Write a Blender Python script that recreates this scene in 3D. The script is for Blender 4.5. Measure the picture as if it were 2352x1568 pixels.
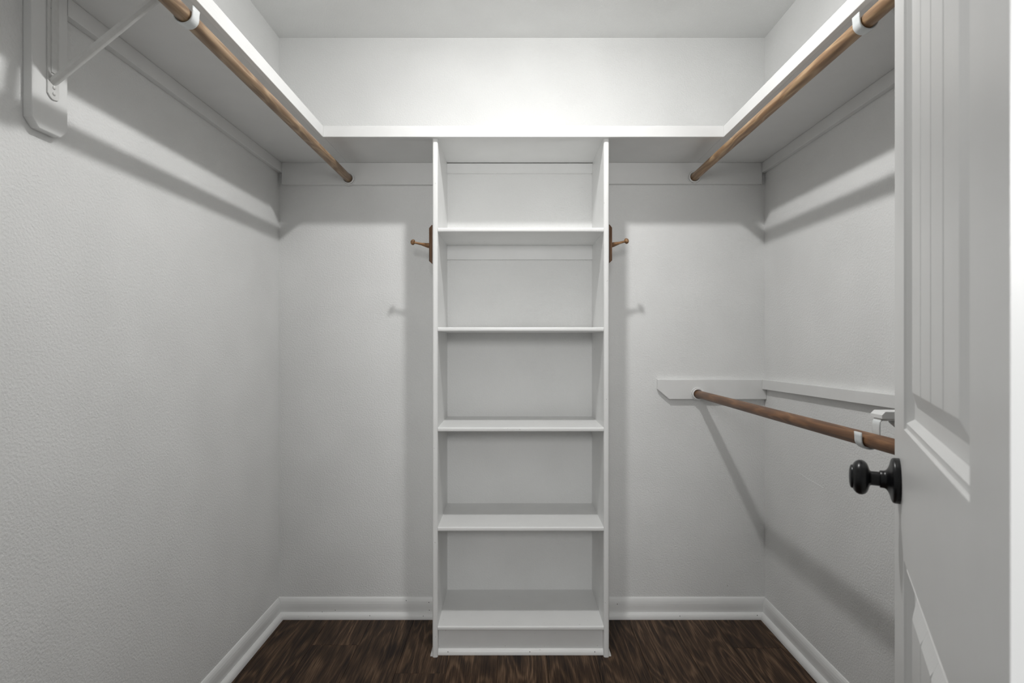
import bpy, bmesh, math, random
from mathutils import Vector, Matrix

for _o in list(bpy.data.objects):
    bpy.data.objects.remove(_o, do_unlink=True)
S = bpy.context.scene
COL = S.collection
random.seed(4)

# ------------------------------------------------------------------ camera, world, exposure
H = 1.165                      # camera height; every "z offset" below is relative to it
cam_d = bpy.data.cameras.new('camera')
cam_d.sensor_width = 36.0
cam_d.lens = 1262.0 / 2352.0 * 36.0
cam_d.clip_start = 0.02
cam_d.dof.use_dof = True
cam_d.dof.focus_distance = 2.1
cam_d.dof.aperture_fstop = 7.0
cam = bpy.data.objects.new('camera', cam_d)
cam.location = (0, 0, H)
cam.rotation_euler = (math.radians(90), 0, 0)
COL.objects.link(cam)
S.camera = cam

w = bpy.data.worlds.new('World')
S.world = w
w.use_nodes = True
w.node_tree.nodes['Background'].inputs[0].default_value = (0.90, 0.95, 1.0, 1)
w.node_tree.nodes['Background'].inputs[1].default_value = 0.27
S.view_settings.view_transform = 'Standard'
S.view_settings.look = 'None'
S.view_settings.exposure = 0.1
S.view_settings.gamma = 1.0
S.view_settings.use_curve_mapping = False
S.cycles.use_light_tree = False
S.cycles.caustics_reflective = False
S.cycles.max_bounces = 6
S.cycles.glossy_bounces = 2

# the closet's own ceiling lamp: a small dome, brighter downwards than sideways
LAMP = (0.068, 1.37, H + 1.252)
def lamp(name, kind, energy, size, loc=LAMP, aim=None):
    d = bpy.data.lights.new(name, kind)
    d.energy = energy
    d.color = (1.0, 0.994, 0.982)
    if kind == 'POINT':
        d.shadow_soft_size = size
    else:
        d.shape = 'DISK'; d.size = size * 2
    o = bpy.data.objects.new(name, d)
    o.location = loc
    if aim:
        o.rotation_euler = (Vector(aim) - Vector(loc)).to_track_quat('-Z', 'Y').to_euler()
    COL.objects.link(o)
lamp('lamp_glow', 'POINT', 10.2, 0.036)
lamp('lamp_down', 'AREA', 8.6, 0.036)
# unseen flash behind the camera, added as frontal light through the doorway
lamp('front_flash', 'AREA', 18.5, 0.24, (-0.05, -1.05, H + 0.48), (0.02, 2.3, 1.0))

# ------------------------------------------------------------------ room dimensions
XL, XR = -0.988, 1.071
YB, YF = 2.33, 0.305
ZC = 2.452

# ------------------------------------------------------------------ materials
def new_mat(name):
    m = bpy.data.materials.new(name)
    m.use_nodes = True
    nt = m.node_tree
    b = nt.nodes['Principled BSDF']
    return m, nt, b

def nd(nt, t, **kw):
    n = nt.nodes.new(t)
    for k, v in kw.items():
        if k in n.inputs.keys() if hasattr(n.inputs, 'keys') else False:
            n.inputs[k].default_value = v
        else:
            setattr(n, k, v)
    return n

def objcoord(nt, scale=(1, 1, 1), jitter=False):
    tc = nt.nodes.new('ShaderNodeTexCoord')
    mp = nt.nodes.new('ShaderNodeMapping')
    mp.inputs['Scale'].default_value = scale
    if jitter:
        oi = nt.nodes.new('ShaderNodeObjectInfo')
        vm = nt.nodes.new('ShaderNodeVectorMath'); vm.operation = 'SCALE'
        cb = nt.nodes.new('ShaderNodeCombineXYZ')
        for i in range(3):
            nt.links.new(oi.outputs['Random'], cb.inputs[i])
        nt.links.new(cb.outputs[0], vm.inputs[0]); vm.inputs['Scale'].default_value = 37.0
        ad = nt.nodes.new('ShaderNodeVectorMath'); ad.operation = 'ADD'
        nt.links.new(tc.outputs['Object'], ad.inputs[0]); nt.links.new(vm.outputs[0], ad.inputs[1])
        nt.links.new(ad.outputs[0], mp.inputs[0])
    else:
        nt.links.new(tc.outputs['Object'], mp.inputs[0])
    return mp

def ramp(nt, stops):
    r = nt.nodes.new('ShaderNodeValToRGB')
    el = r.color_ramp.elements
    while len(el) < len(stops):
        el.new(0.5)
    for e, (p, c) in zip(el, stops):
        e.position = p
        e.color = (c[0], c[1], c[2], 1)
    return r

def mat_wall(name, col, scale=165.0, strength=0.55, dist=0.0030, rough=0.6):
    m, nt, b = new_mat(name)
    b.inputs['Roughness'].default_value = rough
    mp = objcoord(nt)
    n = nt.nodes.new('ShaderNodeTexNoise')
    n.inputs['Scale'].default_value = scale
    n.inputs['Detail'].default_value = 2.0
    n.inputs['Roughness'].default_value = 0.55
    nt.links.new(mp.outputs[0], n.inputs['Vector'])
    bp = nt.nodes.new('ShaderNodeBump')
    bp.inputs['Strength'].default_value = strength
    bp.inputs['Distance'].default_value = dist
    nt.links.new(n.outputs['Fac'], bp.inputs['Height'])
    nt.links.new(bp.outputs[0], b.inputs['Normal'])
    n2 = nt.nodes.new('ShaderNodeTexNoise')
    n2.inputs['Scale'].default_value = 5.0
    n2.inputs['Detail'].default_value = 1.0
    nt.links.new(mp.outputs[0], n2.inputs['Vector'])
    r = ramp(nt, [(0.3, [c * 0.97 for c in col]), (0.7, [min(1, c * 1.02) for c in col])])
    nt.links.new(n2.outputs['Fac'], r.inputs[0])
    nt.links.new(r.outputs[0], b.inputs['Base Color'])
    return m

def mat_trim(name, col, rough=0.38, axis='x', chips=0.0):
    m, nt, b = new_mat(name)
    b.inputs['Roughness'].default_value = rough
    sc = {'x': (6, 260, 260), 'y': (260, 6, 260), 'z': (260, 260, 6)}[axis]
    mp = objcoord(nt, sc, True)
    n = nt.nodes.new('ShaderNodeTexNoise')
    n.inputs['Scale'].default_value = 1.0
    n.inputs['Detail'].default_value = 3.0
    nt.links.new(mp.outputs[0], n.inputs['Vector'])
    bp = nt.nodes.new('ShaderNodeBump')
    bp.inputs['Strength'].default_value = 0.22
    bp.inputs['Distance'].default_value = 0.0008
    nt.links.new(n.outputs['Fac'], bp.inputs['Height'])
    nt.links.new(bp.outputs[0], b.inputs['Normal'])
    mp2 = objcoord(nt, (1, 1, 1), True)
    n2 = nt.nodes.new('ShaderNodeTexNoise')
    n2.inputs['Scale'].default_value = 9.0
    n2.inputs['Detail'].default_value = 2.0
    nt.links.new(mp2.outputs[0], n2.inputs['Vector'])
    r = ramp(nt, [(0.3, [c * 0.96 for c in col]), (0.7, col)])
    nt.links.new(n2.outputs['Fac'], r.inputs[0])
    out = r.outputs[0]
    if chips > 0:
        v = nt.nodes.new('ShaderNodeTexNoise')
        v.inputs['Scale'].default_value = 90.0
        v.inputs['Detail'].default_value = 4.0
        nt.links.new(mp2.outputs[0], v.inputs['Vector'])
        cr = ramp(nt, [(0.70, (0, 0, 0)), (0.74, (1, 1, 1))])
        nt.links.new(v.outputs['Fac'], cr.inputs[0])
        mx = nt.nodes.new('ShaderNodeMix'); mx.data_type = 'RGBA'
        ml = nt.nodes.new('ShaderNodeMath'); ml.operation = 'MULTIPLY'
        ml.inputs[1].default_value = chips
        nt.links.new(cr.outputs[0], ml.inputs[0])
        nt.links.new(ml.outputs[0], mx.inputs['Factor'])
        nt.links.new(out, mx.inputs['A'])
        mx.inputs['B'].default_value = (0.25, 0.23, 0.2, 1)
        out = mx.outputs['Result']
    nt.links.new(out, b.inputs['Base Color'])
    return m

def mat_wood(name, dark, mid, light, axis='y', rough=0.45, freq=1.0, contour=26.0, stretch=10.0, fine=1.0, bump=0.25, vary=0.0, spec=0.5, knots=False, wts=(0.26, 0.40, 0.62, 0.10)):
    """stretched-noise contour lines (cathedral figure, knots) over fine pore streaks"""
    m, nt, b = new_mat(name)
    b.inputs['Roughness'].default_value = rough
    k = {'x': 0, 'y': 1, 'z': 2}[axis]
    s1 = [7.0 * freq] * 3; s1[k] /= stretch * 0.55
    s2 = [240.0 * fine] * 3; s2[k] /= 26.0
    s3 = [32.0 * freq] * 3; s3[k] /= stretch * 1.4
    def noise(sc, det, rough_=0.5, dist=0.0):
        mp = objcoord(nt, sc, True)
        n = nt.nodes.new('ShaderNodeTexNoise')
        n.inputs['Scale'].default_value = 1.0
        n.inputs['Detail'].default_value = det
        n.inputs['Roughness'].default_value = rough_
        n.inputs['Distortion'].default_value = dist
        nt.links.new(mp.outputs[0], n.inputs['Vector'])
        return n.outputs['Fac']
    def math_(op, a, bb):
        q = nt.nodes.new('ShaderNodeMath'); q.operation = op
        for i, v in enumerate((a, bb)):
            if isinstance(v, (int, float)):
                q.inputs[i].default_value = v
            elif v is not None:
                nt.links.new(v, q.inputs[i])
        return q.outputs[0]
    g = noise(s1, 2.0, 0.45, 0.3)
    fin = noise(s2, 3.0, 0.6)
    brd = noise(s3, 3.0, 0.55, 0.2)
    ph = math_('ADD', math_('MULTIPLY', g, contour * 6.2832), math_('MULTIPLY', fin, 1.6))
    rings = math_('ADD', math_('MULTIPLY', math_('SINE', ph, None), 0.5), 0.5)
    rings = math_('POWER', rings, 2.2)
    v = math_('ADD', math_('MULTIPLY', rings, wts[0]), math_('MULTIPLY', fin, wts[1]))
    v = math_('ADD', v, math_('MULTIPLY', brd, wts[2]))
    v = math_('SUBTRACT', v, wts[3])
    b.inputs['Specular IOR Level'].default_value = spec
    if knots:                                   # sparse dark knots, drawn out along the grain
        sk = [4.2] * 3; sk[k] = 1.9; sk[2 if k != 2 else 0] = 0.0
        mpk = objcoord(nt, sk, True)
        vo = nt.nodes.new('ShaderNodeTexVoronoi')
        vo.inputs['Scale'].default_value = 1.0
        nt.links.new(mpk.outputs[0], vo.inputs['Vector'])
        kr = ramp(nt, [(0.0, (1, 1, 1)), (0.05, (0.75, 0.75, 0.75)), (0.13, (0.12, 0.12, 0.12)), (0.22, (0, 0, 0))])
        nt.links.new(vo.outputs['Distance'], kr.inputs[0])
        v = math_('SUBTRACT', v, math_('MULTIPLY', kr.outputs[0], 0.42))
    if vary > 0:
        oi = nt.nodes.new('ShaderNodeObjectInfo')
        v = math_('ADD', v, math_('MULTIPLY', math_('SUBTRACT', oi.outputs['Random'], 0.5), vary))
    r = ramp(nt, [(0.22, dark), (0.5, mid), (0.82, light)])
    nt.links.new(v, r.inputs[0])
    nt.links.new(r.outputs[0], b.inputs['Base Color'])
    bp = nt.nodes.new('ShaderNodeBump')
    bp.inputs['Strength'].default_value = bump
    bp.inputs['Distance'].default_value = 0.0008
    nt.links.new(v, bp.inputs['Height'])
    nt.links.new(bp.outputs[0], b.inputs['Normal'])
    return m

def mat_plain(name, col, rough=0.5, metal=0.0, coat=0.0):
    m, nt, b = new_mat(name)
    b.inputs['Roughness'].default_value = rough
    b.inputs['Metallic'].default_value = metal
    b.inputs['Coat Weight'].default_value = coat
    mp = objcoord(nt)
    n = nt.nodes.new('ShaderNodeTexNoise')
    n.inputs['Scale'].default_value = 60.0
    n.inputs['Detail'].default_value = 4.0
    nt.links.new(mp.outputs[0], n.inputs['Vector'])
    r = ramp(nt, [(0.3, [c * 0.92 for c in col]), (0.7, col)])
    nt.links.new(n.outputs['Fac'], r.inputs[0])
    nt.links.new(r.outputs[0], b.inputs['Base Color'])
    return m

WHT = (0.84, 0.843, 0.835)
M = {}
M['wall'] = mat_wall('wall_paint', WHT)
M['ceil'] = mat_wall('ceiling_paint', (0.82, 0.823, 0.815), scale=160, strength=0.55, dist=0.0028)
M['tx'] = mat_trim('trim_paint_x', WHT, axis='x')
M['ty'] = mat_trim('trim_paint_y', WHT, axis='y')
M['tz'] = mat_trim('trim_paint_z', WHT, axis='z')
M['tzc'] = mat_trim('trim_paint_worn', WHT, axis='z', chips=0.45)
M['txc'] = mat_trim('trim_paint_worn_x', WHT, axis='x', chips=0.35)
M['door'] = mat_trim('door_paint', (0.78, 0.78, 0.77), rough=0.33, axis='z')
M['metal'] = mat_plain('painted_metal', (0.76, 0.76, 0.745), 0.35)
M['hook'] = mat_plain('white_enamel', (0.80, 0.83, 0.83), 0.28)
M['socket'] = mat_plain('white_plastic', (0.88, 0.88, 0.87), 0.35)
M['hole'] = mat_plain('dark_hole', (0.02, 0.02, 0.02), 0.9)
M['bronze'] = mat_plain('oil_rubbed_bronze', (0.0055, 0.0055, 0.0065), 0.30, 0.0, 0.0)
M['bronze'].node_tree.nodes['Principled BSDF'].inputs['Specular IOR Level'].default_value = 0.32
M['floor'] = mat_wood('floor_wood', (0.012, 0.0064, 0.0038), (0.056, 0.0315, 0.0175), (0.175, 0.108, 0.064), 'y',
                      rough=0.55, freq=1.25, contour=12, stretch=13, fine=1.1, bump=0.5, vary=0.10, spec=0.22, knots=True, wts=(0.20, 0.85, 0.55, 0.30))
M['subfloor'] = mat_plain('subfloor', (0.02, 0.013, 0.009), 0.8)
M['rodA'] = mat_wood('rod_wood_tan', (0.15, 0.085, 0.045), (0.29, 0.185, 0.105), (0.46, 0.325, 0.20), 'y', rough=0.4, freq=3.0, contour=9, stretch=14, bump=0.1)
M['rodB'] = mat_wood('rod_wood_golden', (0.17, 0.09, 0.042), (0.34, 0.20, 0.10), (0.50, 0.34, 0.19), 'y', rough=0.4, freq=3.0, contour=9, stretch=14, bump=0.1)
M['rodC'] = mat_wood('rod_wood_brown', (0.085, 0.038, 0.016), (0.17, 0.078, 0.032), (0.27, 0.135, 0.06), 'y', rough=0.42, freq=3.0, contour=8, stretch=14, bump=0.1)
M['oakz'] = mat_wood('oak_plate', (0.06, 0.026, 0.012), (0.16, 0.078, 0.036), (0.28, 0.15, 0.075), 'z', rough=0.35, freq=4.0, contour=6, stretch=10, bump=0.15)
M['oakx'] = mat_wood('oak_peg', (0.10, 0.048, 0.02), (0.24, 0.125, 0.055), (0.40, 0.24, 0.12), 'x', rough=0.32, freq=4.0, contour=5, stretch=6, bump=0.1)

# ------------------------------------------------------------------ mesh helpers
def bm_box(bm, x0, x1, y0, y1, z0, z1, bev=0.0, seg=2):
    t = bmesh.new()
    bmesh.ops.create_cube(t, size=1.0)
    for v in t.verts:
        v.co = ((x0 + x1) / 2 + v.co.x * (x1 - x0), (y0 + y1) / 2 + v.co.y * (y1 - y0), (z0 + z1) / 2 + v.co.z * (z1 - z0))
    if bev > 0:
        bmesh.ops.bevel(t, geom=t.edges[:], offset=bev, segments=seg, profile=0.5, affect='EDGES')
    merge(bm, t)
    return bm

def merge(bm, t):                                    # append one bmesh to another
    t.verts.ensure_lookup_table()
    mp = {v: bm.verts.new(v.co) for v in t.verts}
    for f in t.faces:
        try:
            nf = bm.faces.new([mp[v] for v in f.verts]); nf.smooth = f.smooth
        except ValueError:
            pass
    t.free()

def box(x0, x1, y0, y1, z0, z1, bev=0.0, seg=2):
    return bm_box(bmesh.new(), x0, x1, y0, y1, z0, z1, bev, seg)

def prism(poly, a0, a1, axis, bev=0.0, seg=2):
    """poly: list of 2-D points in the plane of the other two axes (cyclic order x,y,z without axis)"""
    bm = bmesh.new()
    def P(u, v, a):
        return {'x': (a, u, v), 'y': (u, a, v), 'z': (u, v, a)}[axis]
    lo = [bm.verts.new(P(u, v, a0)) for u, v in poly]
    hi = [bm.verts.new(P(u, v, a1)) for u, v in poly]
    bm.faces.new(lo); bm.faces.new(hi)
    n = len(poly)
    for i in range(n):
        bm.faces.new((lo[i], lo[(i + 1) % n], hi[(i + 1) % n], hi[i]))
    bmesh.ops.recalc_face_normals(bm, faces=bm.faces[:])
    if bev > 0:
        bmesh.ops.bevel(bm, geom=bm.edges[:], offset=bev, segments=seg, profile=0.5, affect='EDGES')
    return bm

def lathe(profile, origin, direction, n=40, cap0=True, cap1=True):
    """profile: (distance along axis, radius)"""
    bm = bmesh.new()
    d = Vector(direction).normalized()
    u = d.orthogonal().normalized(); v = d.cross(u)
    o = Vector(origin)
    rings = []
    for t, r in profile:
        rings.append([bm.verts.new(o + d * t + (u * math.cos(2 * math.pi * i / n) + v * math.sin(2 * math.pi * i / n)) * max(r, 1e-5)) for i in range(n)])
    for a, b in zip(rings, rings[1:]):
        for i in range(n):
            f = bm.faces.new((a[i], a[(i + 1) % n], b[(i + 1) % n], b[i])); f.smooth = True
    if cap0: bm.faces.new(rings[0])
    if cap1: bm.faces.new(rings[-1])
    bmesh.ops.recalc_face_normals(bm, faces=bm.faces[:])
    return bm

def strap(path, y0, y1, th):
    """flat strap: 2-D path in x-z, extruded from y0 to y1, thickness th"""
    bm = bmesh.new()
    n = len(path)
    nor = []
    for i in range(n):
        a = Vector(path[max(i - 1, 0)]); c = Vector(path[min(i + 1, n - 1)])
        t = (c - a).normalized(); nor.append(Vector((-t.y, t.x)))
    rows = []
    w_ = (y1 - y0)
    prof = [(y0, 0.35), (y0 + 0.12 * w_, 0.5), (y1 - 0.12 * w_, 0.5), (y1, 0.35)]
    for p, nn in zip(path, nor):
        p = Vector(p)
        ring = [bm.verts.new((p.x + nn.x * th * h, y, p.y + nn.y * th * h)) for y, h in prof]
        ring += [bm.verts.new((p.x - nn.x * th * h, y, p.y - nn.y * th * h)) for y, h in reversed(prof)]
        rows.append(ring)
    m_ = len(rows[0])
    for a, b in zip(rows, rows[1:]):
        for i in range(m_):
            f = bm.faces.new((a[i], a[(i + 1) % m_], b[(i + 1) % m_], b[i])); f.smooth = True
    bm.faces.new(rows[0]); bm.faces.new(rows[-1])
    bmesh.ops.recalc_face_normals(bm, faces=bm.faces[:])
    return bm

ORIG = {}
def thing(name, loc, label=None, cat=None, group=None, kind=None, rotz=0.0):
    o = bpy.data.objects.new(name, None)
    o.empty_display_size = 0.05
    o.location = loc
    o.rotation_euler = (0, 0, rotz)
    COL.objects.link(o)
    ORIG[o] = Vector((0, 0, 0)) if rotz else Vector(loc)
    tag(o, label, cat, group, kind)
    return o

def tag(o, label=None, cat=None, group=None, kind=None):
    if label: o['label'] = label
    if cat: o['category'] = cat
    if group: o['group'] = group
    if kind: o['kind'] = kind

def obj(name, bm, mat, parent=None, label=None, cat=None, group=None, kind=None, smooth=False):
    """verts are given in world space (or in the local space of a rotated root)"""
    xs = [v.co.x for v in bm.verts]; ys = [v.co.y for v in bm.verts]; zs = [v.co.z for v in bm.verts]
    c = Vector(((min(xs) + max(xs)) / 2, (min(ys) + max(ys)) / 2, min(zs)))
    for v in bm.verts:
        v.co -= c
    me = bpy.data.meshes.new(name)
    bm.to_mesh(me); bm.free()
    me.materials.append(M[mat] if isinstance(mat, str) else mat)
    if smooth:
        for p in me.polygons: p.use_smooth = True
    o = bpy.data.objects.new(name, me)
    COL.objects.link(o)
    ORIG[o] = c
    if parent is not None:
        o.parent = parent
        o.location = c - ORIG[parent]
    else:
        o.location = c
    tag(o, label, cat, group, kind)
    return o

# ------------------------------------------------------------------ room shell
T = 0.11
obj('wall_back', box(XL - T, XR + T, YB, YB + T, -0.05, ZC + 0.1), 'wall', kind='structure',
    label='pale grey textured back wall behind the bookcase')
wl = obj('wall_left', box(XL - T, XL, YF, YB, -0.05, ZC + 0.1), 'wall', kind='structure',
    label='pale grey textured left wall crossed by a stripe of light')
wr = obj('wall_right', box(XR, XR + T, YF, YB, -0.05, ZC + 0.1), 'wall', kind='structure',
    label='pale grey textured right wall beside the open door')
JL, JR = -0.292, 0.327
bm = box(XL - T, JL - 0.018, YF - T, YF, -0.05, ZC + 0.1)
bm_box(bm, JR + 0.018, XR + T, YF - T, YF, -0.05, ZC + 0.1)
bm_box(bm, JL - 0.018, JR + 0.018, YF - T, YF, 2.058, ZC + 0.1)
obj('wall_front', bm, 'wall', kind='structure', label='closet front wall around the doorway')
obj('ceiling', box(XL - T, XR + T, YF - T, YB + T, ZC, ZC + 0.1), 'ceil', kind='structure',
    label='light grey textured ceiling')
trim = thing('trim_1', (0, YF - 0.06, 0), kind='structure', label='white painted door frame around the closet doorway')
obj('jamb', box(JL - 0.018, JL, YF - T - 0.002, YF + 0.002, 0, 2.058, 0.001), 'tz', trim)
obj('jamb', box(JR, JR + 0.018, YF - T - 0.002, YF + 0.002, 0, 2.058, 0.001), 'tz', trim)
obj('head_jamb', box(JL, JR, YF - T - 0.002, YF + 0.002, 2.04, 2.058, 0.001), 'tx', trim)

# floor: every plank a board of its own, laid towards the back wall
floor = obj('floor', box(XL - T, XR + T, -0.9, YB + T, -0.06, -0.008), 'subfloor', kind='structure',
            label='dark brown wood plank floor')
PW = 0.1793
ends = {0: 1.72, 1: 2.11, 2: 1.45, 3: 1.93, 4: 1.30, 5: 1.78, 6: 2.107, 7: 1.55, 8: 1.18, 9: 1.40, 10: 2.09, 11: 1.66, -1: 1.95}
meshes = {}
for k in range(-1, 12):
    x0 = -0.59 + (k - 2) * PW
    x1 = x0 + PW
    x0c, x1c = max(x0, XL), min(x1, XR)
    ye = ends[k]
    runs = [(ye, YB)]
    while ye > -0.85:
        runs.append((max(ye - 1.22, -0.85), ye)); ye -= 1.22
    for (a, b_) in runs:
        o = obj('plank', box(x0c + 0.0004, x1c - 0.0004, a + 0.0004, b_ - 0.0004, -0.008, 0.0, 0.0007, 1), 'floor', floor)

# baseboards with shoe moulding; small nail holes
BASE = [(0, 0), (0.0125, 0), (0.0125, 0.048), (0.0118, 0.058), (0.0098, 0.068), (0.0068, 0.076), (0.0035, 0.0815), (0.0, 0.083)]
SHOE = [(0.0125, 0)] + [(0.0125 + 0.017 * math.cos(a * math.pi / 12), 0.024 * math.sin(a * math.pi / 12)) for a in range(0, 7)]
def run_x(prof, x0, x1):
    return prism([(YB - d, z) for d, z in prof], x0, x1, 'x')
def run_y(prof, wall_x, sgn, y0, y1):
    bm = bmesh.new()
    return prism([(wall_x + sgn * d, z) for d, z in prof], y0, y1, 'y')
bb = thing('baseboard_back', (0.04, YB, 0), kind='structure', label='white painted baseboard with shoe moulding along the back wall')
BKL, BKR = -0.2936, 0.3584          # bookcase outer sides
b1 = obj('board', run_x(BASE, XL, BKL), 'tx', bb, smooth=False)
b2 = obj('board', run_x(BASE, BKR, XR), 'tx', bb)
s1 = obj('shoe_molding', run_x(SHOE, XL + 0.0125, BKL), 'tx', bb)
s2 = obj('shoe_molding', run_x(SHOE, BKR, XR - 0.0125), 'tx', bb)
bl = thing('baseboard_left', (XL, 1.3, 0), kind='structure', label='white painted baseboard with shoe moulding along the left wall')
obj('board', run_y(BASE, XL, 1, YF, YB - 0.0125), 'ty', bl)
s3 = obj('shoe_molding', run_y(SHOE, XL, 1, YF, YB - 0.0125), 'ty', bl)
br = thing('baseboard_right', (XR, 1.3, 0), kind='structure', label='white painted baseboard with shoe moulding along the right wall')
obj('board', run_y(BASE, XR, -1, YF, YB - 0.0125), 'ty', br)
s4 = obj('shoe_molding', run_y(SHOE, XR, -1, YF, YB - 0.0125), 'ty', br)
def hole(x, y, z, parent, r=0.0016, d=(0, -1, 0)):
    obj('nail_hole', lathe([(-0.0006, r), (0.0004, r * 0.9)], (x, y, z), d, 8), 'hole', parent)
def px(x, y, Y):                     # measured photo position -> metres at depth Y
    return ((x - 1176) / 1262 * Y, H + (784 - y) / 1262 * Y)
for (a, b_) in ((708, 1416), (849, 1414), (972, 1415)):
    x, z = px(a, b_, 2.302); hole(x, 2.3035, z, s1)
for (a, b_) in ((770, 1401), (740, 1405), (985, 1383), (986, 1401), (933, 1379)):
    x, z = px(a, b_, 2.317); hole(x, 2.3175, z, b1)
for (a, b_) in ((1562, 1415), (1740, 1413)):
    x, z = px(a, b_, 2.302); hole(x, 2.3035, z, s2)
for (a, b_) in ((1418, 1387), (1421, 1407)):
    x, z = px(a, b_, 2.317); hole(x, 2.3175, z, b2)

# ------------------------------------------------------------------ shelves around three walls
ZS = H + 0.752                       # underside of the boards
FL, FR = -0.6915, 0.7745               # inner faces of the side nosings
YN = 2.010                           # front face of the back nosing
FT = 0.0155                          # nosing thickness
def shelf(label, board, nose, mat, base):
    t = thing('closet_shelf', base, label, 'shelf', 'long shelves under the ceiling')
    obj('shelf_board', board, mat, t)
    obj('nosing', nose, mat, t)
    return t
ZN0, ZN1 = ZS - 0.004, ZS + 0.037
shelf('white painted shelf along the left wall above the left hanging rod',
      prism([(XL, YF), (FL - FT, YF), (FL - FT, YN + FT), (FL - 0.0006, YN + FT), (FL - 0.0006, YB), (XL, YB)], ZS, ZS + 0.019, 'z'), prism([(FL - FT, ZN0), (FL, ZN0), (FL, ZN1), (FL - FT, ZN1)], YF, YN + FT, 'y', 0.0015), 'ty', (XL, 1.3, ZS))
shelf('white painted shelf along the right wall above the upper right hanging rod',
      prism([(XR, YF), (FR + FT, YF), (FR + FT, YN + FT), (FR + 0.0006, YN + FT), (FR + 0.0006, YB), (XR, YB)], ZS, ZS + 0.019, 'z'), prism([(FR, ZN0), (FR + FT, ZN0), (FR + FT, ZN1), (FR, ZN1)], YF, YN + FT, 'y', 0.0015), 'ty', (XR, 1.3, ZS))
shelf('white painted shelf along the back wall, resting on the bookcase',
      box(FL, FR, YN + FT, YB, ZS + 0.0002, ZS + 0.019),
      box(FL, FR, YN, YN + FT, ZN0, ZN1, 0.0015), 'tx', (0, YB, ZS))

# cleats (wall strips)
def cleat(label, bm, mat):
    return obj('wall_cleat', bm, mat, label=label, cat='cleat', group='painted wooden wall strips')
CT = 0.019
cleat('white wooden strip on back wall holding the left rod socket, under the shelf', box(XL + CT, BKL, YB - CT, YB, ZS - 0.092, ZS, 0.0015), 'tx')
cleat('white wooden strip on back wall holding the upper right rod socket, under the shelf', box(BKR, XR - CT, YB - CT, YB, ZS - 0.089, ZS, 0.0015), 'tx')
cleat('narrow white wooden strip on left wall under the shelf', box(XL, XL + CT, 1.2, YB, ZS - 0.041, ZS, 0.0015), 'ty')
cleat('narrow white wooden strip on right wall under the shelf', box(XR - CT, XR, YF, YB, ZS - 0.041, ZS, 0.0015), 'ty')
# lower right cleats
zt, zb = H - 0.1593, H - 0.2436
xl = 0.613
cleat('white wooden strip with clipped corner on back wall holding the lower rod socket',
      prism([(xl, zt), (XR, zt), (XR, zb), (xl + 0.049, zb), (xl, zb + 0.0415)], YB - CT, YB, 'y', 0.0025), 'tx')
bm = bmesh.new()
ya, yb_ = YB - CT, 0.75
def zz(y): return (YB - CT - y) / (YB - CT - 1.509)
vs = []
for y in (ya, yb_):
    k = zz(y)
    z1, z0 = H - 0.1593 + 0.0123 * k, H - 0.2005 + 0.0155 * k
    vs.append([bm.verts.new(p) for p in ((XR - CT, y, z0), (XR, y, z0), (XR, y, z1), (XR - CT, y, z1))])
for i in range(4):
    bm.faces.new((vs[0][i], vs[0][(i + 1) % 4], vs[1][(i + 1) % 4], vs[1][i]))
bm.faces.new(vs[0]); bm.faces.new(vs[1])
bmesh.ops.recalc_face_normals(bm, faces=bm.faces[:])
bmesh.ops.bevel(bm, geom=bm.edges[:], offset=0.0015, segments=2, profile=0.5, affect='EDGES')
cleat('narrow white wooden strip on right wall above the lower rod', bm, 'ty')

# ------------------------------------------------------------------ hanging rods and their sockets
YC = YB - CT
def rod(p0, p1, r, mat, label):
    d = Vector(p1) - Vector(p0)
    L = d.length
    b = lathe([(0, r * 0.97), (0.0015, r)] + [(L * i / 12, r) for i in range(1, 12)] + [(L, r)], p0, d, 36)
    return obj('hanging_rod', b, mat, label=label, cat='rod', group='wooden hanging rods')
def socket(x, z, label):
    t = thing('rod_socket', (x, YC, z - 0.028), label, 'rod socket', 'round white rod sockets')
    obj('flange', lathe([(0, 0.0280), (0.0022, 0.0280), (0.0036, 0.0268), (0.0040, 0.0252), (0.0015, 0.0245)], (x, YC, z), (0, -1, 0), 44, True, True), 'socket', t)
    obj('cup', lathe([(0, 0.0245), (0.0095, 0.0240), (0.0112, 0.0228), (0.0116, 0.0210), (0.0110, 0.0192), (0.0098, 0.0184), (0.0026, 0.0180), (0.0022, 0.0)], (x, YC, z), (0, -1, 0), 44, True, False), 'socket', t)
    return t
RL = (-0.6865, H + 0.684)
RR = (0.7655, H + 0.690)
socket(RL[0], RL[1], 'white round socket at back end of the left hanging rod')
socket(RR[0], RR[1], 'white round socket at back end of the upper right hanging rod')
socket(0.780, H - 0.2205, 'white round socket at back end of the lower hanging rod')
rod((RL[0], YC - 0.003, RL[1]), (RL[0], YF + 0.004, RL[1]), 0.0160, 'rodA', 'greyish tan wooden hanging rod under the left shelf')
rod((RR[0], YC - 0.003, RR[1]), (RR[0], YF + 0.004, RR[1]), 0.0160, 'rodB', 'golden tan wooden hanging rod under the right shelf')
sl = (0.776 - 0.780) / (2.31 - 1.114); sz = (-0.2134 + 0.2205) / (2.31 - 1.114)
y1 = YF + 0.004
rod((0.780, YC - 0.003, H - 0.2205), (0.780 + sl * (YC - y1), y1, H - 0.2205 + sz * (YC - y1)), 0.0160, 'rodC',
    'brown wooden hanging rod mounted low beside the door')

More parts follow.
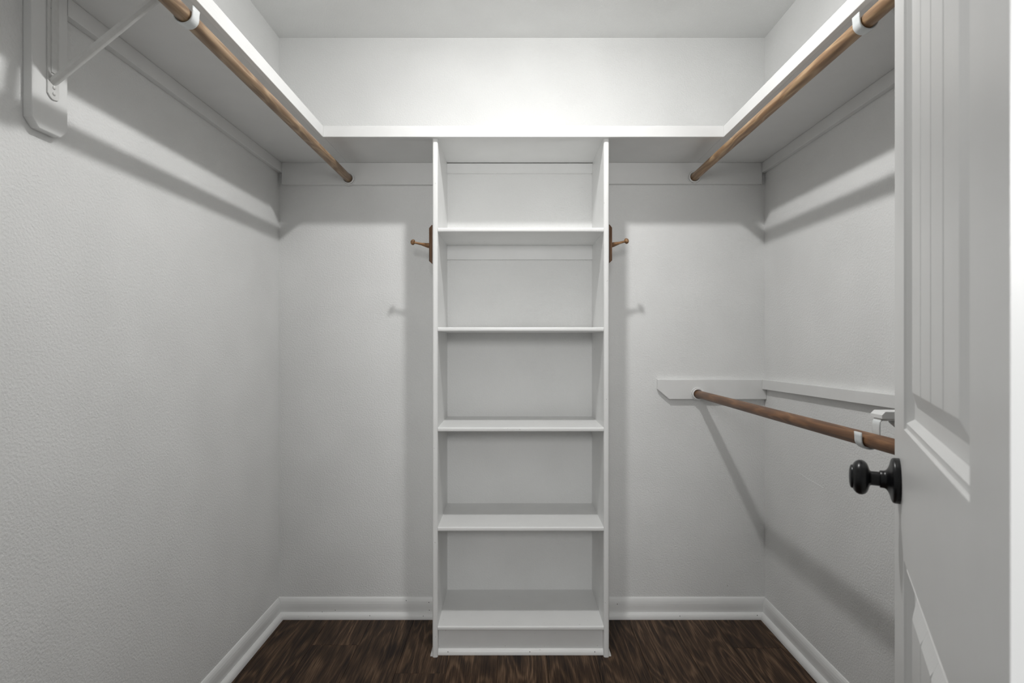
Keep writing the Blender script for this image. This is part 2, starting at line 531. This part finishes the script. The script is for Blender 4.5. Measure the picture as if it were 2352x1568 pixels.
# ------------------------------------------------------------------ brackets
def hook_path(cx, cz, R, s, ztop, xarm, vertical=False):
    """down on the wall side of the rod, under it, up to a free tip on the room side; s = +1 if the room is at +x"""
    if vertical:                               # straight leg dropping from the arm
        pts = [(xarm + 0.006 * -s, ztop + 0.001), (cx - s * (R + 0.003), ztop), (cx - s * (R + 0.0006), ztop - 0.0035)]
        for i in range(1, 4):
            t = i / 4
            pts.append((cx - s * R, (ztop - 0.0035) * (1 - t) + (cz + 0.012) * t))
    else:                                      # leg leaning back to the brace
        pts = [(cx - s * 0.047, cz + 0.0475), (cx - s * 0.036, cz + 0.033), (cx - s * 0.026, cz + 0.019), (cx - s * 0.0208, cz + 0.009)]
    for a in range(0, 15):
        ang = math.radians(180 + a * 180 / 14)
        pts.append((cx + s * R * math.cos(ang), cz + R * math.sin(ang)))
    pts.append((cx + s * (R + 0.0003), cz + 0.008))
    pts.append((cx + s * (R + 0.0012), cz + 0.0165))
    return pts

def bracket(label, xf, s, yc, zt_, rodc, drop, xtip, with_brace_to, zfoot, vertical=False):
    """xf: face of the board on the wall, s: +1 when the room lies at +x, zt_: underside it carries"""
    t = thing('rod_bracket', (xf, yc, zfoot), label, 'bracket', 'painted metal rod brackets')
    hw = 0.0145
    c = 0.006
    # wall plate with clipped lower corners
    pl = prism([(yc - hw, zt_ - 0.004), (yc - hw, zfoot + c * 1.6), (yc - hw + c, zfoot + c * 0.6), (yc - hw + 2 * c, zfoot),
                (yc + hw - 2 * c, zfoot), (yc + hw - c * 0.3, zfoot + c * 0.4), (yc + hw, zfoot + c * 1.4), (yc + hw, zt_ - 0.004)],
               min(xf, xf + s * 0.003), max(xf, xf + s * 0.003), 'x', 0.0008)
    plate = obj('wall_plate', pl, 'metal', t)
    # pressed rib in the plate above the brace
    obj('rib', prism([(yc - 0.008, xf + s * 0.002), (yc - 0.004, xf + s * 0.0055), (yc + 0.004, xf + s * 0.0055), (yc + 0.008, xf + s * 0.002)][::1],
                     zfoot + 0.06, zt_ - 0.02, 'z') if False else
        box(min(xf + s * 0.002, xf + s * 0.0055), max(xf + s * 0.002, xf + s * 0.0055), yc - 0.007, yc + 0.007, zfoot + 0.055, zt_ - 0.03, 0.0016), 'metal', plate)
    for dz in (0.013, 0.026):
        obj('screw', lathe([(0, 0.0042), (0.0010, 0.0040), (0.0020, 0.0028), (0.0024, 0.0)], (xf + s * 0.0029, yc + 0.001, zfoot + dz), (s, 0, 0), 16, False, False), 'metal', plate)
    obj('screw_hole', lathe([(0, 0.0032), (0.0004, 0.0030)], (xf + s * 0.0030, yc - 0.004, zt_ - 0.054), (s, 0, 0), 12), 'hole', plate)
    # arm under the shelf
    a0, a1 = sorted((xf, xtip))
    obj('arm', box(a0, a1, yc - 0.012, yc + 0.012, zt_ - 0.0045, zt_, 0.001), 'metal', t)
    # diagonal brace, a roof-shaped channel
    p0 = Vector((xf + s * 0.006, zfoot + 0.040)); p1 = Vector(with_brace_to)
    d = (p1 - p0); L = d.length; d.normalize(); nrm = Vector((-d.y, d.x))
    if nrm.y > 0: nrm = -nrm                      # pointing down and out
    bm = bmesh.new()
    prof = [(-0.011, -0.002), (-0.009, 0.003), (-0.0015, 0.0058), (0.0015, 0.0058), (0.009, 0.003), (0.011, -0.002), (0.009, -0.003), (-0.009, -0.003)]
    rows = []
    for tt, k in ((-0.012, 0.75), (0.0, 1.0), (L, 1.0)):
        q = p0 + d * tt
        rows.append([bm.verts.new((q.x + nrm.x * h, yc + u * k, q.y + nrm.y * h)) for u, h in prof])
    for a, b in zip(rows, rows[1:]):
        for i in range(8):
            bm.faces.new((a[i], a[(i + 1) % 8], b[(i + 1) % 8], b[i]))
    bm.faces.new(rows[0]); bm.faces.new(rows[-1])
    bmesh.ops.recalc_face_normals(bm, faces=bm.faces[:])
    obj('brace', bm, 'metal', t)
    obj('hook', strap(hook_path(rodc[0], rodc[1], 0.0195, s, drop, xtip, vertical), yc - 0.0125, yc + 0.0125, 0.0030), 'hook', t, label='white enamelled hook under the rod')
    return t

# boards on the wall that carry the brackets
def wall_board(label, xw, s, y0, y1, z0, z1):
    c = 0.018
    return obj('bracket_board', prism([(y0, z1), (y0, z0 + c), (y0 + c, z0), (y1 - c, z0), (y1, z0 + c), (y1, z1)],
                                      min(xw, xw + s * CT), max(xw, xw + s * CT), 'x', 0.002), 'tz', label=label, cat='board', group='upright boards behind brackets')
wall_board('upright white board with clipped lower corners on the left wall', XL, 1, 1.109, 1.1985, H + 0.4375, ZS)
bracket('white painted rod bracket with diagonal brace on the left wall board', XL + CT, 1, 1.158, ZS, RL, ZS - 0.004, RL[0] - 0.012,
        (-0.722, ZS - 0.008), H + 0.509)
bracket('white rod bracket whose hook holds the upper right rod', XR, -1, 1.190, ZS, RR, ZS - 0.004, RR[0] + 0.012,
        (0.80, ZS - 0.008), H + 0.509)
# lower right: a wooden arm with chamfered end over the third bracket
yr = 1.2005
rc = (0.780 + sl * (YC - yr), H - 0.2205 + sz * (YC - yr))
b3 = bracket('white rod bracket with a short chamfered wooden arm holding the lower rod', XR, -1, yr, H - 0.1675, rc, H - 0.1715, rc[0] + 0.0215,
        (0.83, H - 0.174), H - 0.42, True)
obj('wooden_arm', prism([(0.796, H - 0.167), (XR - CT, H - 0.167), (XR - CT, H - 0.1512), (0.8035, H - 0.1512), (0.796, H - 0.1585)], 1.182, 1.220, 'y', 0.0008),
    'tx', b3, label='short white wooden arm with chamfered end')

# ------------------------------------------------------------------ bookcase
bk = thing('bookcase', (0.032, YB, 0), 'tall narrow white painted bookcase with five shelves, floor to shelf', 'bookcase')
PT = 0.0195
YK = 2.0265
for (a, b_) in ((BKL, BKL + PT), (BKR - PT, BKR)):
    obj('side_panel', prism([(a, YB), (a, YK + 0.005), (a + 0.002, YK + 0.0015), (a + 0.0055, YK), (b_ - 0.0055, YK), (b_ - 0.002, YK + 0.0015), (b_, YK + 0.005), (b_, YB)], 0.0, ZS, 'z'), 'tzc', bk)
IL, IR = BKL + PT, BKR - PT
for zt_ in (0.4205, 0.0525, -0.3175, -0.6855, -1.0515):
    z1 = H + zt_
    prof = [(YB, z1), (YK + 0.0065, z1), (YK + 0.0035, z1 - 0.0012), (YK + 0.002, z1 - 0.004), (YK + 0.002, z1 - 0.0115), (YK + 0.0035, z1 - 0.0145), (YK + 0.006, z1 - 0.0155), (YB, z1 - 0.0155)]
    obj('shelf', prism(prof, IL, IR, 'x'), 'txc', bk)
obj('toe_kick', box(IL, IR, YK + 0.0285, YK + 0.0405, 0.0, H - 1.067), 'txc', bk)
tk = [(YK + 0.0285, 0.0)] + [(YK + 0.0285 - 0.014 * math.cos(a * math.pi / 12), 0.021 * math.sin(a * math.pi / 12)) for a in range(0, 7)]
ts = obj('shoe_molding', prism(tk, IL, IR, 'x'), 'txc', bk)
for a in (1029, 1217, 1366):
    x, z = px(a, 1496, 2.043); hole(x, 2.0415, z, ts)
for n_, x0, s, lb in ((2, BKL, -1, 'left'), (3, BKR, 1, 'right')):
    q = [(x0 + s * 0.0002, 0.0)] + [(x0 + s * (0.0002 + 0.0085 * math.cos(a * math.pi / 12)), 0.017 * math.sin(a * math.pi / 12)) for a in range(0, 7)]
    obj('trim_%d' % n_, prism(q, YK + 0.0075, YB - 0.03, 'y'), 'tzc', kind='structure',
        label='thin white shoe moulding on the floor along the %s side of the bookcase' % lb)
obj('back_cleat', box(IL, IR, YB - CT, YB, ZS - 0.043, ZS - 0.003, 0.0012), 'tx', bk)
obj('back_cleat', box(IL, IR, YB - CT, YB, H + 0.345, H + 0.405, 0.0012), 'tx', bk)

# ------------------------------------------------------------------ peg hooks on both sides of the bookcase
def peg(label, xs, s, zc, zbase, ztip, xtip):
    t = thing('peg_hook', (xs, 2.115, zc - 0.072), label, 'peg hook', 'wooden peg hooks on the bookcase')
    y0, y1 = 2.066, 2.164
    z0, z1 = zc - 0.072, zc + 0.072
    c = 0.010; th = 0.020; b = 0.004
    bm = bmesh.new()
    def ring(x, ins):
        return [bm.verts.new((x, yy, zz_)) for yy, zz_ in ((y0 + ins, z0 + ins), (y1 - ins, z0 + ins), (y1 - ins, z1 - ins), (y0 + ins, z1 - ins))]
    rs = [ring(xs - s * 0.001, 0), ring(xs + s * (th - 0.011), 0), ring(xs + s * th, c)]
    for a, d in zip(rs, rs[1:]):
        for i in range(4):
            bm.faces.new((a[i], a[(i + 1) % 4], d[(i + 1) % 4], d[i]))
    bm.faces.new(rs[0]); bm.faces.new(rs[-1])
    bmesh.ops.recalc_face_normals(bm, faces=bm.faces[:])
    bmesh.ops.bevel(bm, geom=bm.edges[:], offset=0.0008, segments=2, profile=0.5, affect='EDGES')
    obj('back_plate', bm, 'oakz', t)
    p0 = Vector((xs + s * (th - 0.002), 2.115, zbase)); p1 = Vector((xtip, 2.115, ztip))
    L = (p1 - p0).length
    prof = [(0, 0.0095), (0.006, 0.0098), (0.014, 0.0092), (0.026, 0.0070), (0.038, 0.0050), (L - 0.021, 0.0042), (L - 0.018, 0.0044),
            (L - 0.0165, 0.0066), (L - 0.0145, 0.0095), (L - 0.0115, 0.0112), (L - 0.0095, 0.0108), (L - 0.0085, 0.0108), (L - 0.005, 0.0094), (L - 0.002, 0.006), (L, 0.0)]
    obj('peg', lathe(prof, p0, p1 - p0, 28, True, False), 'oakx', t)
peg('brown wooden peg hook on the left side of the bookcase', BKL, -1, H + 0.366, H + 0.367, H + 0.384, -0.391)
peg('brown wooden peg hook on the right side of the bookcase', BKR, 1, H + 0.368, H + 0.369, H + 0.389, 0.450)

# ------------------------------------------------------------------ door, swung open towards the right wall
TH = math.atan2(0.8693, 0.4944)
door = thing('door_1', (0.3234, 0.3057, 0.0), 'white painted door with grooved panels, standing open at the right', kind='structure', rotz=TH)
LW, LT = 0.6115, 0.035
SH, SF = 0.104, 0.1125               # hinge and lock stiles
Z0, Z1 = 0.012, 2.035
PANELS = [(1.0438, 1.93), (0.235, 0.864)]
bm = box(0, SH, 0, LT, Z0, Z1)
bm_box(bm, LW - SF, LW, 0, LT, Z0, Z1)
for a, b_ in ((Z0, PANELS[1][0]), (PANELS[1][1], PANELS[0][0]), (PANELS[0][1], Z1)):
    bm_box(bm, SH, LW - SF, 0, LT, a, b_)
leaf = obj('door_leaf', bm, 'door', door)
for za, zb_ in PANELS:
    xa, xb = SH, LW - SF
    bm = bmesh.new()
    loops = []
    for ins, dep in ((0, 0), (0.0018, 0.003), (0.0085, 0.0034), (0.0100, 0.0020), (0.0165, 0.0105), (0.034, 0.0108)):
        loops.append([bm.verts.new((u, LT - dep, v)) for u, v in ((xa + ins, za + ins), (xb - ins, za + ins), (xb - ins, zb_ - ins), (xa + ins, zb_ - ins))])
    for a, b_ in zip(loops, loops[1:]):
        for i in range(4):
            bm.faces.new((a[i], a[(i + 1) % 4], b_[(i + 1) % 4], b_[i]))
    bm.faces.new(loops[-1])
    bk_ = [bm.verts.new((u, 0.006, v)) for u, v in ((xa, za), (xb, za), (xb, zb_), (xa, zb_))]
    for i in range(4):
        bm.faces.new((loops[0][i], loops[0][(i + 1) % 4], bk_[(i + 1) % 4], bk_[i]))
    bm.faces.new(bk_)
    bmesh.ops.recalc_face_normals(bm, faces=bm.faces[:])
    pan = obj('door_panel', bm, 'door', door)
    ins0, ins1 = 0.034, 0.056
    fx0, fx1 = xa + ins1, xb - ins1
    n = 4
    for i in range(n):
        t0 = fx0 + (fx1 - fx0) * i / n; t1 = fx0 + (fx1 - fx0) * (i + 1) / n
        b0 = xa + ins0 if i == 0 else t0 + 0.0001
        b1_ = xb - ins0 if i == n - 1 else t1 - 0.0001
        u0 = t0 if i == 0 else t0 + 0.0026
        u1 = t1 if i == n - 1 else t1 - 0.0026
        yb0, yt0, ym = LT - 0.0109, LT - 0.003, LT - 0.0056
        fr = (yb0 - ym) / (yb0 - yt0)
        im = ins0 + (ins1 - ins0) * fr
        m0 = xa + im if i == 0 else b0
        m1 = xb - im if i == n - 1 else b1_
        bm = bmesh.new()
        rs_ = []
        for p0_, p1_, yy_, q in ((b0, b1_, yb0, ins0), (m0, m1, ym, im), (u0, u1, yt0, ins1)):
            rs_.append([bm.verts.new(p) for p in ((p0_, yy_, za + q), (p1_, yy_, za + q), (p1_, yy_, zb_ - q), (p0_, yy_, zb_ - q))])
        bm.faces.new(rs_[0]); bm.faces.new(rs_[2])
        for lo, hi in zip(rs_, rs_[1:]):
            for j in range(4):
                bm.faces.new((lo[j], lo[(j + 1) % 4], hi[(j + 1) % 4], hi[j]))
        bmesh.ops.recalc_face_normals(bm, faces=bm.faces[:])
        obj('plank', bm, 'door', pan)
# knob on both faces
KX, KZ = 0.5514, 0.9615
KP = [(0.0200, 0.0100), (0.0235, 0.0104), (0.0345, 0.0104), (0.0360, 0.0112), (0.0372, 0.0140), (0.0382, 0.0175), (0.0398, 0.0212),
      (0.0424, 0.0240), (0.0462, 0.0256), (0.0500, 0.0255), (0.0535, 0.0238), (0.0560, 0.0212), (0.0576, 0.0184), (0.0579, 0.0174), (0.0592, 0.0174), (0.0604, 0.0168), (0.0616, 0.0142), (0.0626, 0.0090), (0.0630, 0.0)]
RP = [(0.0, 0.0328), (0.0062, 0.0328), (0.0080, 0.0322), (0.0092, 0.0308), (0.0102, 0.0280), (0.0112, 0.0240), (0.0124, 0.0202), (0.0140, 0.0168), (0.0158, 0.0144), (0.0176, 0.0131), (0.0195, 0.0127), (0.0232, 0.0126), (0.0240, 0.0120), (0.0242, 0.0100)]
for yy, dd in ((LT, 1), (0.0, -1)):
    kb = obj('door_knob', lathe(KP, (KX, yy, KZ), (0, dd, 0), 48, True, False), 'bronze', door, label='dark bronze round door knob')
    obj('rosette', lathe(RP, (KX, yy, KZ), (0, dd, 0), 48, True, False), 'bronze', kb)

# ------------------------------------------------------------------ ceiling light (above the frame)
lt = thing('ceiling_light', (LAMP[0], LAMP[1], ZC - 0.008), 'small round white light on the ceiling in front of the bookcase', 'light')
obj('canopy', lathe([(0, 0.055), (0.004, 0.055), (0.007, 0.05), (0.0075, 0.02), (0.0078, 0.0)], (LAMP[0], LAMP[1], ZC), (0, 0, -1), 32), 'socket', lt)

# ------------------------------------------------------------------ small marks left in the wall paint
wb = bpy.data.objects['wall_back']
def blob(name, p, d, r, h, parent, mat='wall'):
    obj(name, lathe([(-0.0005, r), (h * 0.4, r * 0.9), (h * 0.8, r * 0.6), (h, r * 0.2)], p, d, 10), mat, parent)
for (a, b_, r) in ((889, 1349, 0.0022), (893, 1352, 0.0022), (1742, 1352, 0.0028), (1746, 1355, 0.0018), (1551, 1253, 0.0020), (1665, 1329, 0.0014)):
    x, z = px(a, b_, YB)
    blob('paint_blob', (x, YB, z), (0, -1, 0), r, 0.0016, wb)
x, z = px(1671, 1345, YB)
blob('paint_chip', (x, YB, z), (0, -1, 0), 0.0016, 0.0005, wb, 'hole')
for y0, y1, z0, z1 in ((2.050, 1.985, -0.4905, -0.497), (1.985, 1.930, -0.497, -0.500), (1.930, 1.888, -0.500, -0.5035)):
    bm = bmesh.new()
    for (yy, zz_) in ((y0, z0), (y1, z1)):
        for dx, dz in ((0.0006, 0.0012), (-0.0007, 0.0), (0.0006, -0.0012)):
            bm.verts.new((XR + dx, yy, H + zz_ + dz))
    bm.verts.ensure_lookup_table()
    v_ = bm.verts
    for q in ((0, 1, 4, 3), (1, 2, 5, 4), (2, 0, 3, 5), (0, 1, 2), (3, 4, 5)):
        bm.faces.new([v_[i] for i in q])
    bmesh.ops.recalc_face_normals(bm, faces=bm.faces[:])
    obj('scratch', bm, 'wall', wr)
blob('paint_blob', (XR, 2.062, H - 0.4975), (-1, 0, 0), 0.0022, 0.0014, wr)
blob('paint_blob', (XR, 2.030, H - 0.4925), (-1, 0, 0), 0.0026, 0.0016, wr)
